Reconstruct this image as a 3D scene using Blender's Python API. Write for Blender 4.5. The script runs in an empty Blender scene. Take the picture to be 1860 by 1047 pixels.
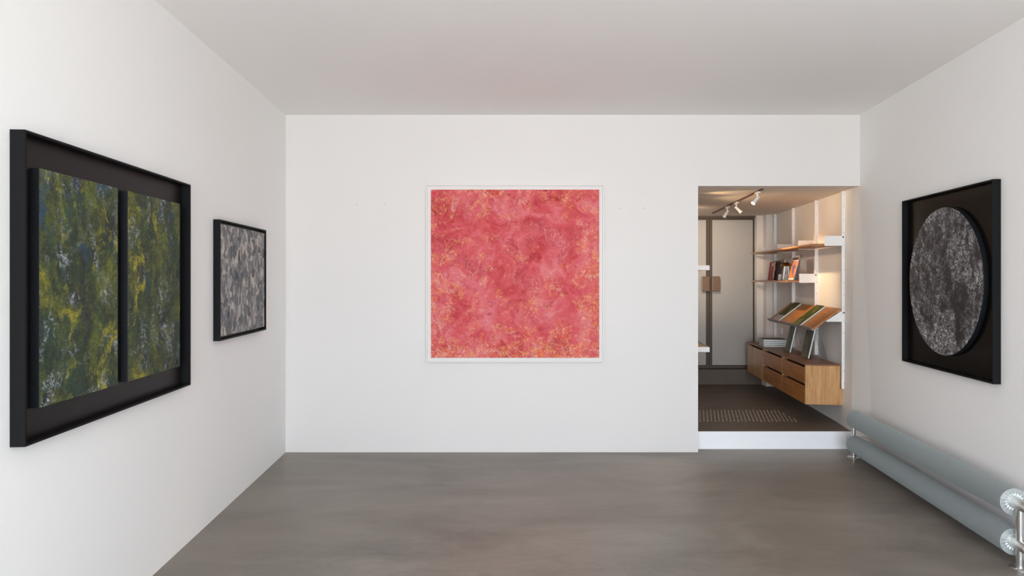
import bpy, bmesh, math, random
from mathutils import Vector, Matrix
random.seed(7)
PI = math.pi
S = bpy.context.scene
COL = S.collection

# ------------------------------------------------------------------ camera
EYE = 1.486
cam_d = bpy.data.cameras.new('camera'); cam = bpy.data.objects.new('camera', cam_d); COL.objects.link(cam)
cam.location = (0, 0, EYE); cam.rotation_euler = (PI/2, 0, 0)
cam_d.sensor_width = 36; cam_d.sensor_fit = 'HORIZONTAL'; cam_d.lens = 36*1080/1860
cam_d.shift_y = -16.5/1860
cam_d.clip_start = 0.05; cam_d.clip_end = 100
S.camera = cam

# ------------------------------------------------------------------ view, world and daylight
S.view_settings.view_transform = 'Standard'; S.view_settings.look = 'None'
S.view_settings.exposure = 1.90; S.view_settings.gamma = 1; S.view_settings.use_curve_mapping = False
try:
    S.cycles.use_denoising = True
    S.cycles.max_bounces = 14; S.cycles.diffuse_bounces = 10; S.cycles.glossy_bounces = 5
    S.cycles.transparent_max_bounces = 12; S.cycles.sample_clamp_indirect = 6
    S.cycles.caustics_reflective = False; S.cycles.caustics_refractive = False
except Exception: pass
W = bpy.data.worlds.new('overcast_sky'); S.world = W; W.use_nodes = True
wt = W.node_tree; wt.nodes.clear()
wo = wt.nodes.new('ShaderNodeOutputWorld'); wb = wt.nodes.new('ShaderNodeBackground')
wr = wt.nodes.new('ShaderNodeValToRGB'); wx = wt.nodes.new('ShaderNodeSeparateXYZ'); wc = wt.nodes.new('ShaderNodeTexCoord')
wm = wt.nodes.new('ShaderNodeMapRange'); wm.inputs[1].default_value = -1; wm.inputs[2].default_value = 1
wt.links.new(wc.outputs['Generated'], wx.inputs[0]); wt.links.new(wx.outputs[2], wm.inputs[0])
wt.links.new(wm.outputs[0], wr.inputs[0]); wt.links.new(wr.outputs[0], wb.inputs[0]); wt.links.new(wb.outputs[0], wo.inputs[0])
e = wr.color_ramp.elements
e[0].position = 0.40; e[0].color = (0.93, 0.95, 0.96, 1)      # street and pavement
e[1].position = 0.60; e[1].color = (0.84, 0.96, 1.09, 1)      # overcast sky
wb.inputs[1].default_value = 3.1
def portal(name, loc, rot, sx, sy):
    l = bpy.data.lights.new(name, 'AREA'); l.shape = 'RECTANGLE'; l.size = sx; l.size_y = sy
    o = bpy.data.objects.new(name, l); COL.objects.link(o); o.location = loc; o.rotation_euler = rot
    l.cycles.is_portal = True
    return o
YF = -2.1                                                         # street front behind the camera
portal('daylight_opening', (0.3, YF+0.02, 1.4), (PI/2, 0, 0), 3.45, 2.75)

# ------------------------------------------------------------------ room measures
D = 5.094                                   # distance of the back wall
H = 2.892; ZB = 0.154; HB = 2.283; YS = 5.192; YE = 7.53
XR = lambda Y: 2.981 + 0.122*(Y-D)          # right wall
XL = lambda Y: -1.939 - 0.0662*(Y-D)        # left wall
LK = math.sqrt(1+0.122**2); LL = math.sqrt(1+0.0662**2)
ROT_R = math.atan2(-1, -0.122); ROT_L = math.atan2(1, -0.0662)

# ------------------------------------------------------------------ node helpers
class N:
    def __init__(s, name):
        s.m = bpy.data.materials.new(name); s.m.use_nodes = True; s.t = s.m.node_tree; s.t.nodes.clear()
        s.out = s.t.nodes.new('ShaderNodeOutputMaterial'); s.b = s.t.nodes.new('ShaderNodeBsdfPrincipled')
        s.t.links.new(s.b.outputs[0], s.out.inputs[0])
    def put(s, inp, v):
        if isinstance(v, bpy.types.NodeSocket): s.t.links.new(v, inp)
        elif isinstance(v, (tuple, list)) and len(v) == 3 and inp.type == 'RGBA': inp.default_value = (*v, 1)
        else: inp.default_value = v
    def set(s, **k):
        names = dict(col='Base Color', rough='Roughness', metal='Metallic', spec='Specular IOR Level', normal='Normal', trans='Transmission Weight', ior='IOR', emis='Emission Color', estr='Emission Strength', alpha='Alpha', coat='Coat Weight', sheen='Sheen Weight')
        for a, v in k.items(): s.put(s.b.inputs[names[a]], v)
        return s
    def coord(s, scale=(1,1,1), loc=(0,0,0), rot=(0,0,0), out='Object', v=None):
        if v is None: v = s.t.nodes.new('ShaderNodeTexCoord').outputs[out]
        m = s.t.nodes.new('ShaderNodeMapping'); s.put(m.inputs[0], v)
        m.inputs[1].default_value = loc; m.inputs[2].default_value = rot; m.inputs[3].default_value = scale
        return m.outputs[0]
    def noise(s, v, scale, detail=4, rough=.55, dist=0, color=False):
        n = s.t.nodes.new('ShaderNodeTexNoise'); s.put(n.inputs['Vector'], v); n.inputs['Scale'].default_value = scale
        n.inputs['Detail'].default_value = detail; n.inputs['Roughness'].default_value = rough; n.inputs['Distortion'].default_value = dist
        return n.outputs['Color' if color else 'Fac']
    def vor(s, v, scale, feature='F1', out='Distance', rnd=1):
        n = s.t.nodes.new('ShaderNodeTexVoronoi'); n.feature = feature; s.put(n.inputs['Vector'], v)
        n.inputs['Scale'].default_value = scale; n.inputs['Randomness'].default_value = rnd
        return n.outputs[out]
    def ramp(s, f, pts, interp='LINEAR'):
        n = s.t.nodes.new('ShaderNodeValToRGB'); s.put(n.inputs[0], f); r = n.color_ramp; r.interpolation = interp
        while len(r.elements) < len(pts): r.elements.new(.5)
        for el, (p, c) in zip(r.elements, pts):
            el.position = p; el.color = (c, c, c, 1) if not isinstance(c, tuple) else (*c, 1)
        return n.outputs[0]
    def mix(s, f, a, b, blend='MIX'):
        n = s.t.nodes.new('ShaderNodeMix'); n.data_type = 'RGBA'; n.blend_type = blend
        s.put(n.inputs[0], f); s.put(n.inputs[6], a); s.put(n.inputs[7], b); return n.outputs[2]
    def math(s, op, a, b=0, c=0):
        n = s.t.nodes.new('ShaderNodeMath'); n.operation = op; s.put(n.inputs[0], a); s.put(n.inputs[1], b); s.put(n.inputs[2], c); return n.outputs[0]
    def vadd(s, a, b, k=1.0):
        m = s.t.nodes.new('ShaderNodeVectorMath'); m.operation = 'SCALE'; s.put(m.inputs[0], b); m.inputs['Scale'].default_value = k
        n = s.t.nodes.new('ShaderNodeVectorMath'); n.operation = 'ADD'; s.put(n.inputs[0], a); s.put(n.inputs[1], m.outputs[0]); return n.outputs[0]
    def vop(s, op, a, b):
        n = s.t.nodes.new('ShaderNodeVectorMath'); n.operation = op; s.put(n.inputs[0], a); s.put(n.inputs[1], b)
        return n.outputs['Value'] if op in ('DISTANCE', 'LENGTH') else n.outputs[0]
    def sep(s, v):
        n = s.t.nodes.new('ShaderNodeSeparateXYZ'); s.put(n.inputs[0], v); return n.outputs
    def bump(s, h, strength=.2, dist=.01):
        n = s.t.nodes.new('ShaderNodeBump'); s.put(n.inputs['Height'], h); n.inputs['Strength'].default_value = strength
        n.inputs['Distance'].default_value = dist; s.put(s.b.inputs['Normal'], n.outputs[0]); return s

def flat(name, col, rough=.5, spec=.5, metal=0, mott=0.0, mscale=6):
    n = N(name); v = n.coord()
    if mott:
        f = n.noise(v, mscale, 5, .6)
        c = n.mix(f, tuple(x*(1-mott) for x in col), tuple(min(1, x*(1+mott)) for x in col)); n.set(col=c)
    else: n.set(col=col)
    n.set(rough=rough, spec=spec, metal=metal); return n.m

# ---- surfaces of the room
def wall_paint(name, col, holes=()):
    n = N(name); v = n.coord()
    c = n.mix(n.noise(v, 1.3, 3, .5), tuple(x*.985 for x in col), tuple(min(1, x*1.01) for x in col))
    for h in holes:
        d = n.vop('DISTANCE', v, h)
        c = n.mix(n.ramp(d, [(.0045, 1.0), (.008, 0.0)]), c, tuple(x*.72 for x in col))
    n.set(col=c, rough=.75, spec=.25); n.bump(n.noise(v, 9, 6, .65), .06, .01); return n.m
M_WALL = wall_paint('white_wall_paint_dimmed', (.722, .692, .672), ((-1.330, D, 2.123), (-1.092, D, 2.123), (.920, D, 2.092), (1.132, D, 2.092)))  # same paint as the sides, darkened to hold down the window light
M_SIDE = wall_paint('white_side_wall_paint', (.84, .835, .82))
M_CEIL = wall_paint('white_ceiling_paint', (.85, .835, .82))
M_BACKWALL = wall_paint('cream_back_room_paint', (.76, .70, .64))
M_BACKCEIL = wall_paint('back_room_ceiling_paint', (.72, .66, .60))

def concrete(name, dark, light, tint, rough0=.30, rough1=.46):
    n = N(name); v = n.coord()
    vs = n.coord(scale=(.55, 1.5, 1), v=v)
    a = n.noise(vs, 1.6, 8, .62, .6); b = n.noise(vs, 6.5, 8, .68, 1.2); d = n.noise(v, 70, 3, .6)
    f = n.math('ADD', n.math('MULTIPLY', a, .55), n.math('ADD', n.math('MULTIPLY', b, .33), n.math('MULTIPLY', d, .12)))
    c = n.ramp(f, [(.36, dark), (.64, light)])
    c = n.mix(n.ramp(n.noise(v, .7, 3, .5), [(.45, 0.0), (.7, .55)]), c, tint)
    # trowel scuffs: short dark smears and a few pale specks
    sm = n.noise(n.coord(scale=(.8, 3.2, 1), v=v, loc=(3, 1, 0)), 2.6, 6, .7, 1.6)
    c = n.mix(n.ramp(sm, [(.60, 0.0), (.74, .35)]), c, tuple(x*.72 for x in dark))
    ln = n.vor(n.vadd(v, n.noise(v, 2, 3, .6, 0, True), .6), 1.1, 'DISTANCE_TO_EDGE')
    c = n.mix(n.ramp(ln, [(.0, .10), (.008, 0.0)]), c, light)
    n.set(col=c, rough=n.ramp(b, [(.3, rough0), (.7, rough1)]), spec=.42); n.bump(f, .05, .01); return n.m
M_FLOOR = concrete('polished_grey_concrete', (.128, .109, .092), (.268, .236, .204), (.19, .157, .130))
M_BFLOOR = concrete('dark_brown_concrete', (.098, .074, .056), (.160, .124, .098), (.120, .090, .070), .40, .55)
M_STEP = flat('white_step_paint', (.89, .90, .91), .6, .3, mott=.03, mscale=9)

# ---- metals, plastics, wood
M_BLACK = flat('matte_black_frame_lacquer', (.0045, .0045, .005), .55, .16)
M_BOARD = flat('black_backing_board', (.006, .0055, .0055), .42, .3)
M_BOARD2 = flat('satin_black_backing_panel', (.004, .0033, .003), .20, .26)
M_CANVAS_EDGE = flat('black_canvas_edge', (.006, .007, .009), .6, .3)
M_WFRAME = flat('white_frame_lacquer', (.735, .71, .685), .45, .4)
M_WBACK = flat('white_backing_board', (.72, .70, .68), .6, .3)
M_WMETAL = flat('white_powder_coated_metal', (.80, .79, .78), .38, .5)
M_GMETAL = flat('grey_powder_coated_metal', (.36, .35, .34), .42, .5)
M_STEEL = flat('brushed_steel', (.66, .65, .63), .30, .5, 1.0)
M_GALV = flat('galvanised_fin_steel', (.475, .505, .495), .45, .5, .5)
M_FIN2 = flat('bright_crimped_steel', (.66, .68, .67), .42, .5, .8)
M_DARKHOLE = flat('dark_recess', (.012, .011, .010), .7, .2)
M_PIN = flat('dark_fixing_pin', (.06, .045, .04), .4, .5, .6)
M_BRASS = flat('brass_lamp_shade', (.42, .26, .07), .25, .5, 1.0)
M_TRACK = flat('dark_track_channel', (.10, .055, .035), .5, .4)
M_BRONZE = flat('bronze_door_frame', (.105, .080, .060), .42, .5, .25, mott=.08)
M_HANDLE = flat('bronze_door_plate', (.21, .135, .090), .40, .5, .35)
M_PANEL = flat('satin_grey_door_panel', (.50, .475, .44), .36, .5, .35, mott=.03)
M_GASKET = flat('black_gasket', (.01, .009, .009), .5, .4)
M_CABLE = flat('grey_cable', (.45, .43, .40), .5, .4)
M_PAGES = flat('white_book_pages', (.80, .82, .80), .7, .2)
M_COVERG = flat('grey_green_book_cover', (.06, .062, .056), .5, .15)

def oak(name, dark, light, vert=False, rough=.42):
    n = N(name); v = n.coord()
    sc = (14, 14, 1.1) if vert else (1.1, 14, 14)
    w = n.coord(scale=sc, v=v)
    a = n.noise(w, 2.2, 6, .6, .9); b = n.noise(n.coord(scale=tuple(x*3 for x in sc), v=v), 3.5, 3, .6)
    f = n.math('ADD', n.math('MULTIPLY', a, .7), n.math('MULTIPLY', b, .3))
    n.set(col=n.ramp(f, [(.33, dark), (.5, tuple((x+y)/2 for x, y in zip(dark, light))), (.66, light)]), rough=rough, spec=.4)
    n.bump(f, .06, .003); return n.m
M_OAK_V = oak('oak_veneer_upright_grain_daylit', (.38, .18, .062), (.66, .385, .175), True)  # colour lightened for the daylight falling on the cabinet end
M_OAK_H = oak('oak_veneer_long_grain', (.30, .112, .026), (.50, .215, .062))
M_OAK_TOP = oak('dark_oak_top_veneer', (.17, .068, .030), (.28, .125, .058))
M_OAK_SHELF = oak('oiled_oak_shelf', (.30, .120, .036), (.48, .215, .072))
M_OAK_PALE = oak('pale_shelf_inlay', (.60, .45, .28), (.72, .56, .38))

def glass(name, tint=(1, 1, 1), rough=.02):
    n = N(name); n.set(col=tint, rough=rough, trans=1.0, ior=1.46); return n.m
def thin_clear(name):
    n = N(name); t = n.t; n.set(col=(.9, .9, .9), rough=.06, spec=.5)
    tr = t.nodes.new('ShaderNodeBsdfTransparent'); tr.inputs[0].default_value = (.95, .955, .955, 1); mx = t.nodes.new('ShaderNodeMixShader')
    lw = t.nodes.new('ShaderNodeLayerWeight'); lw.inputs[0].default_value = .25
    gl = t.nodes.new('ShaderNodeBsdfGlossy'); gl.inputs[1].default_value = .08
    f = n.ramp(lw.outputs['Facing'], [(.0, .03), (.75, .10), (1.0, .55)])
    t.links.new(f, mx.inputs[0]); t.links.new(tr.outputs[0], mx.inputs[1]); t.links.new(gl.outputs[0], mx.inputs[2]); t.links.new(mx.outputs[0], n.out.inputs[0])
    return n.m
M_ACRYL = thin_clear('clear_acrylic')

# ---- the four paintings
def rose_paint():
    n = N('rose_and_crimson_impasto'); v0 = n.coord()
    wv = n.noise(v0, 3.2, 4, .6, 0, True); v = n.vadd(v0, wv, .22)
    a = n.noise(v, 4.6, 9, .68, .8)
    c = n.ramp(a, [(.34, (.38, .020, .028)), (.44, (.52, .052, .064)), (.53, (.60, .085, .098)), (.64, (.64, .15, .17))])
    # pale pink sweeps made of fine brush hairs
    hair = n.noise(n.coord(scale=(5, 5, 2.2), v=n.vadd(v0, wv, .5), rot=(0, .8, 0)), 6, 8, .75, 1.6)
    reg = n.noise(n.coord(v=v, loc=(2, 3, 0)), 3.4, 5, .6)
    m = n.math('MULTIPLY', n.ramp(hair, [(.47, 0.0), (.66, 1.0)]), n.ramp(reg, [(.46, 0.0), (.66, .8)]))
    c = n.mix(m, c, (.72, .36, .40))
    c = n.mix(n.ramp(n.noise(n.coord(v=v, loc=(5, 2, 1)), 7, 7, .72, 1.2), [(.58, 0.0), (.68, .75)]), c, (.36, .012, .022))
    # orange drifts and broken cream / yellow ridges, denser toward the rim
    x, y, z = n.sep(v0); r = n.math('MAXIMUM', n.math('ABSOLUTE', x), n.math('ABSOLUTE', z))
    rim = n.ramp(r, [(.50, 0.0), (.715, .085)])
    R2 = n.math('ADD', n.noise(n.coord(v=v, loc=(1, 7, 3)), 7.5, 8, .78), rim)
    R2 = n.math('ADD', R2, n.math('MULTIPLY', n.ramp(n.math('ADD', n.math('MULTIPLY', z, -.7), .5), [(.3, 0.0), (1.0, .05)]), 1.0))
    c = n.mix(n.math('MULTIPLY', n.ramp(R2, [(.52, 0.0), (.68, .75)]), n.ramp(n.noise(v, 22, 6, .75, 1), [(.50, 0.0), (.62, 1.0)])), c, (.74, .125, .030))
    vein = n.noise(n.vadd(v0, n.noise(v0, 12, 3, .6, 0, True), .09), 27, 8, .78, 2.2)
    band = n.math('ABSOLUTE', n.math('SUBTRACT', vein, .55))
    line = n.ramp(band, [(.0, 1.0), (.038, 0.0)])
    yc = n.ramp(n.noise(v, 19, 2), [(.40, (.80, .33, .06)), (.52, (.86, .58, .20)), (.62, (.80, .60, .48))])
    c = n.mix(n.math('MULTIPLY', line, n.ramp(R2, [(.53, 0.0), (.61, 1.0)])), c, yc)
    sp = n.noise(v, 60, 4, .75, 1.0)
    c = n.mix(n.math('MULTIPLY', n.ramp(sp, [(.60, 0.0), (.68, .7)]), n.ramp(R2, [(.48, .10), (.64, 1.0)])), c, (.80, .52, .40))
    c = n.mix(n.math('MULTIPLY', n.ramp(sp, [(.32, .75), (.38, 0.0)]), n.ramp(R2, [(.5, .15), (.62, .8)])), c, (.22, .03, .02))
    n.set(col=c, rough=.6, spec=.25); n.bump(n.math('ADD', vein, n.math('MULTIPLY', hair, .7)), .30, .006); return n.m
def moss_paint(name, seed, blue):
    n = N(name); v0 = n.coord(); v = n.vadd(n.coord(v=v0, loc=(seed, seed*.7, 0)), n.noise(v0, 7, 5, .65, 0, True), .09)
    st = n.coord(scale=(1.5, 1, .8), v=v)
    grit = n.noise(n.coord(scale=(1, 1, 1.3), v=v), 42, 7, .8, .6)
    a = n.math('ADD', n.math('MULTIPLY', n.noise(st, 7, 10, .75, .6), .62), n.math('MULTIPLY', grit, .38))
    c = n.ramp(a, [(.36, (.006, .008, .013)), (.44, (.018, .028, .022)), (.51, (.040, .062, .028)), (.57, (.074, .100, .030)), (.65, (.125, .135, .042))])
    x, y, z = n.sep(v0)
    def patch(loc, sc, lo, hi, k, fsc, flo, fhi, col, c):
        p = n.ramp(n.noise(n.coord(v=st, loc=loc), sc, 5, .65, .6), [(lo, 0.0), (hi, k)])
        f = n.ramp(n.noise(n.coord(v=v, loc=loc), fsc, 7, .8, .8), [(flo, 0.0), (fhi, 1.0)])
        return n.mix(n.math('MULTIPLY', p, f), c, col)
    c = patch((3, 0, 5), 3.6, .47, .62, .85, 30, .40, .56, (.20, .21, .026), c)          # yellow green
    c = patch((0, 0, 2), 4.5, .52, .64, .9, 26, .38, .54, (.020, .016, .030), c)          # violet black
    c = patch((9, 4, 2), 4.2, .52, .66, .8, 34, .40, .56, (.030, .080, .058), c)          # blue green
    zz = n.math('ADD', n.math('MULTIPLY', z, blue), n.noise(n.coord(v=st, loc=(2, 8, 2)), 6, 6, .7))
    c = n.mix(n.math('MULTIPLY', n.ramp(zz, [(.60, 0.0), (.70, .85)]), n.ramp(grit, [(.36, 0.0), (.52, 1.0)])), c, (.020, .075, .19))
    c = patch((14, 2, 3), 5.5, .54, .63, 1.0, 36, .42, .54, (.42, .37, .03), c)           # lemon
    c = patch((4, 2, 9), 5.8, .55, .63, 1.0, 52, .50, .58, (.40, .44, .50), c)            # white flecks
    c = patch((21, 6, 1), 9.0, .60, .66, 1.0, 60, .50, .58, (.33, .35, .45), c)
    tex = n.noise(n.coord(scale=(1, 1, 1.6), v=v0), 110, 5, .8)
    c = n.mix(n.ramp(tex, [(.40, .55), (.54, 0.0)]), c, (.010, .014, .015))
    n.set(col=c, rough=.55, spec=.25); n.bump(n.math('ADD', a, n.math('MULTIPLY', tex, .6)), .4, .006); return n.m
def slate_paint():
    n = N('grey_palette_knife_dabs'); v0 = n.coord()
    w = n.vadd(v0, n.noise(v0, 9, 5, .6, 0, True), .028)
    g = n.coord(scale=(1.35, 1, .78), v=w)
    def layer(loc, sc, rot):
        p = n.coord(v=g, loc=loc, rot=(0, rot, 0))
        nn = n.t.nodes.new('ShaderNodeTexVoronoi'); nn.distance = 'MANHATTAN' if rot else 'CHEBYCHEV'; n.put(nn.inputs['Vector'], p); nn.inputs['Scale'].default_value = sc
        r = n.sep(nn.outputs['Color']); return nn.outputs['Distance'], r
    d, r = layer((0, 0, 0), 17, 0); d2, r2 = layer((3, 1, 2), 24, .5); d3, r3 = layer((7, 1, 4), 21, .0)
    streak = n.noise(n.coord(scale=(7, 1, 1.2), v=w), 8, 6, .75, .6)
    c = n.ramp(n.math('ADD', n.math('MULTIPLY', r[0], .66), n.math('MULTIPLY', streak, .34)), [(.18, (.045, .048, .055)), (.40, (.105, .110, .122)), (.64, (.185, .188, .196)), (.86, (.36, .345, .33))])
    c2 = n.ramp(r2[1], [(.1, (.075, .078, .085)), (.55, (.17, .172, .18)), (.80, (.22, .22, .225)), (.84, (.50, .43, .37))])
    c = n.mix(n.ramp(r2[2], [(.55, 0.0), (.56, 1.0)]), c, c2)
    c3 = n.ramp(r3[1], [(.2, (.024, .025, .028)), (.7, (.11, .112, .12))])
    c = n.mix(n.math('MULTIPLY', n.ramp(r3[0], [(.70, 0.0), (.71, .95)]), n.ramp(d3, [(.34, 1.0), (.36, 0.0)])), c, c3)
    c = n.mix(n.math('MULTIPLY', n.ramp(d, [(.36, 0.0), (.48, 1.0)]), n.ramp(n.noise(w, 9, 4, .6), [(.47, 0.0), (.62, .8)])), c, (.54, .48, .43))
    c = n.mix(n.math('MULTIPLY', n.ramp(n.noise(n.coord(scale=(3, 1, .8), v=w), 13, 6, .75, 1.2), [(.60, 0.0), (.645, .8)]), .9), c, (.62, .56, .50))
    c = n.mix(n.ramp(n.noise(n.coord(scale=(3, 1, 1), v=w, loc=(5, 5, 5)), 22, 5, .75, 1.2), [(.60, 0.0), (.68, .6)]), c, (.045, .043, .042))
    n.set(col=c, rough=.5, spec=.3); n.bump(n.math('ADD', d, streak), .3, .006); return n.m
def lunar_paint():
    n = N('black_and_white_crust_paint'); v0 = n.coord()
    v = n.vadd(v0, n.noise(v0, 8, 5, .65, 0, True), .09); st = n.coord(scale=(1.7, 1, .8), v=v)
    c = n.ramp(n.noise(st, 6, 9, .75, .6), [(.35, (.006, .005, .006)), (.55, (.018, .014, .015)), (.7, (.034, .028, .029))])
    R = n.noise(n.coord(v=st, loc=(6, 1, 1)), 4.2, 7, .68, .7)
    x, y, z = n.sep(v0); rr = n.math('SQRT', n.math('ADD', n.math('POWER', n.math('DIVIDE', x, .395), 2), n.math('POWER', n.math('DIVIDE', z, .48), 2)))
    R = n.math('ADD', R, n.ramp(rr, [(.55, -.0), (1.0, .07)]))
    f = n.noise(n.vadd(v0, n.noise(v0, 22, 4, .7, 0, True), .05), 46, 8, .82, 1.2)
    c = n.mix(n.math('MULTIPLY', n.ramp(f, [(.50, 0.0), (.58, 1.0)]), n.ramp(R, [(.42, .04), (.50, .40), (.57, 1.0)])), c, (.66, .65, .66))
    g = n.noise(n.coord(v=v0, loc=(4, 4, 4)), 90, 5, .8, .8)
    c = n.mix(n.math('MULTIPLY', n.ramp(g, [(.51, 0.0), (.58, .75)]), n.ramp(R, [(.42, .12), (.56, .8)])), c, (.22, .215, .225))
    n.set(col=c, rough=.5, spec=.3); n.bump(f, .5, .006); return n.m
def cover_paint(name, pal, sc=9, stretch=(1, 1, 1)):
    n = N(name); v = n.coord(scale=stretch)
    n.set(col=n.ramp(n.noise(v, sc, 7, .68, .8), [(.32+.36*i/(len(pal)-1), p) for i, p in enumerate(pal)]), rough=.45, spec=.1); return n.m
M_ROSE = rose_paint(); M_MOSS1 = moss_paint('moss_green_impasto', 0.0, .22); M_MOSS2 = moss_paint('olive_green_impasto', 5.3, .02)
M_SLATE = slate_paint(); M_LUNAR = lunar_paint()
M_FOREST = cover_paint('forest_picture_cover', [(.012, .018, .006), (.035, .055, .012), (.10, .115, .03), (.24, .20, .13)], 14)
M_FOREST2 = cover_paint('bark_picture_cover', [(.012, .016, .008), (.05, .05, .026), (.10, .092, .055), (.16, .145, .10)], 12, (1, .5, 1))
M_MAG = cover_paint('magazine_picture', [(.05, .05, .10), (.11, .11, .20), (.75, .22, .05), (.85, .35, .12)], 7, (1, 1, .5))
M_RED = flat('red_book_cover', (.30, .014, .012), .5, .12)
M_BROWN = flat('dark_brown_book_cover', (.05, .032, .026), .5, .15)
M_CREAM = flat('cream_book_cover', (.40, .33, .26), .6, .2)
M_REDINK = flat('red_ink_print', (.45, .07, .04), .5, .3)
M_INK = flat('dark_ink_print', (.05, .04, .05), .5, .3)
M_LABEL = flat('pale_label', (.55, .45, .40), .5, .3)
M_SIGN = flat('dark_paint_initials', (.006, .007, .012), .5, .3)
M_REDDAB = flat('red_paint_dab', (.62, .02, .05), .5, .3)
n_ = N('lit_lamp_face'); n_.set(col=(1, .9, .75), emis=(1.0, .80, .55), estr=5.0); M_BULB = n_.m
M_BULBOFF = flat('unlit_lamp_face', (.35, .31, .27), .3, .5)

# ------------------------------------------------------------------ mesh helpers
def tag(o, label=None, cat=None, group=None, kind=None):
    for k, v in (('label', label), ('category', cat), ('group', group), ('kind', kind)):
        if v: o[k] = v
    return o
def obj(name, bm, mats, parent=None, smooth=False, loc=None, rot=None):
    me = bpy.data.meshes.new(name); bm.normal_update(); bm.to_mesh(me); bm.free()
    for m in (mats if isinstance(mats, (list, tuple)) else [mats]): me.materials.append(m)
    if smooth:
        for p in me.polygons: p.use_smooth = True
        me.set_sharp_from_angle(angle=math.radians(38))
    o = bpy.data.objects.new(name, me); COL.objects.link(o)
    if parent: o.parent = parent
    if loc: o.location = loc
    if rot: o.rotation_euler = rot
    return o
def empty(name, loc, rz=0, **k):
    o = bpy.data.objects.new(name, None); COL.objects.link(o); o.location = loc; o.rotation_euler = (0, 0, rz)
    o.empty_display_size = .1; return tag(o, **k)
def bx(bm, x0, x1, y0, y1, z0, z1, mat=0, M=None, bev=0):
    vs = [Vector((x, y, z)) for x in (x0, x1) for y in (y0, y1) for z in (z0, z1)]
    if M: vs = [M @ v for v in vs]
    v = [bm.verts.new(p) for p in vs]
    F = [(0, 1, 3, 2), (4, 6, 7, 5), (0, 4, 5, 1), (2, 3, 7, 6), (0, 2, 6, 4), (1, 5, 7, 3)]
    fs = []
    for f in F:
        q = bm.faces.new([v[i] for i in f]); q.material_index = mat; fs.append(q)
    if M and M.determinant() < 0:
        for q in fs: q.normal_flip()
    if bev:
        es = list({e for q in fs for e in q.edges})
        bmesh.ops.bevel(bm, geom=es, offset=bev, segments=2, affect='EDGES', profile=.6)
    return bm
def B(*a, **k): return bx(bmesh.new(), *a, **k)
def cyl(bm, p0, p1, r, seg=24, r2=None, mat=0, caps=True):
    p0 = Vector(p0); p1 = Vector(p1); d = (p1-p0).normalized(); r2 = r if r2 is None else r2
    a = d.orthogonal().normalized(); b = d.cross(a)
    A = [bm.verts.new(p0+(a*math.cos(2*PI*i/seg)+b*math.sin(2*PI*i/seg))*r) for i in range(seg)]
    C = [bm.verts.new(p1+(a*math.cos(2*PI*i/seg)+b*math.sin(2*PI*i/seg))*r2) for i in range(seg)]
    for i in range(seg):
        f = bm.faces.new((A[i], A[(i+1) % seg], C[(i+1) % seg], C[i])); f.material_index = mat
    if caps:
        f = bm.faces.new(A[::-1]); f.material_index = mat; f = bm.faces.new(C); f.material_index = mat
    return bm
def lathe(bm, prof, seg=40, mat=0, M=None):
    rings = []
    for r, z in prof:
        rings.append([bm.verts.new((M or Matrix()) @ Vector((r*math.cos(2*PI*i/seg), r*math.sin(2*PI*i/seg), z))) for i in range(seg)])
    for A, C in zip(rings, rings[1:]):
        for i in range(seg):
            f = bm.faces.new((A[i], A[(i+1) % seg], C[(i+1) % seg], C[i])); f.material_index = mat
    return bm
def prism(bm, poly, y0, y1, mat=0):           # poly in local x-z, extruded along y
    A = [bm.verts.new((x, y0, z)) for x, z in poly]; C = [bm.verts.new((x, y1, z)) for x, z in poly]
    n = len(poly)
    for i in range(n):
        f = bm.faces.new((A[i], A[(i+1) % n], C[(i+1) % n], C[i])); f.material_index = mat
    f = bm.faces.new(A[::-1]); f.material_index = mat; f = bm.faces.new(C); f.material_index = mat
    bmesh.ops.recalc_face_normals(bm, faces=bm.faces); return bm
def tube(bm, pts, r, seg=10, mat=0):
    pts = [Vector(p) for p in pts]; rings = []
    for i, p in enumerate(pts):
        d = (pts[min(i+1, len(pts)-1)]-pts[max(i-1, 0)]).normalized()
        a = d.cross(Vector((.31, .17, .93))).normalized(); b = d.cross(a)
        rings.append([bm.verts.new(p+(a*math.cos(2*PI*k/seg)+b*math.sin(2*PI*k/seg))*r) for k in range(seg)])
    for A, C in zip(rings, rings[1:]):
        for k in range(seg): bm.faces.new((A[k], A[(k+1) % seg], C[(k+1) % seg], C[k])).material_index = mat
    bm.faces.new(rings[0][::-1]); bm.faces.new(rings[-1]); return bm
def slab(bm, plan, z0, z1, mat=0):            # plan: counter-clockwise x-y outline
    A = [bm.verts.new((x, y, z0)) for x, y in plan]; C = [bm.verts.new((x, y, z1)) for x, y in plan]; n = len(plan)
    for i in range(n): bm.faces.new((A[i], A[(i+1) % n], C[(i+1) % n], C[i])).material_index = mat
    bm.faces.new(A[::-1]).material_index = mat; bm.faces.new(C).material_index = mat
    bmesh.ops.recalc_face_normals(bm, faces=bm.faces); return bm
def struct(name, bm, m, parent=None):
    o = obj(name, bm, m, parent)
    if not parent: o['kind'] = 'structure'
    return o

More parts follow.
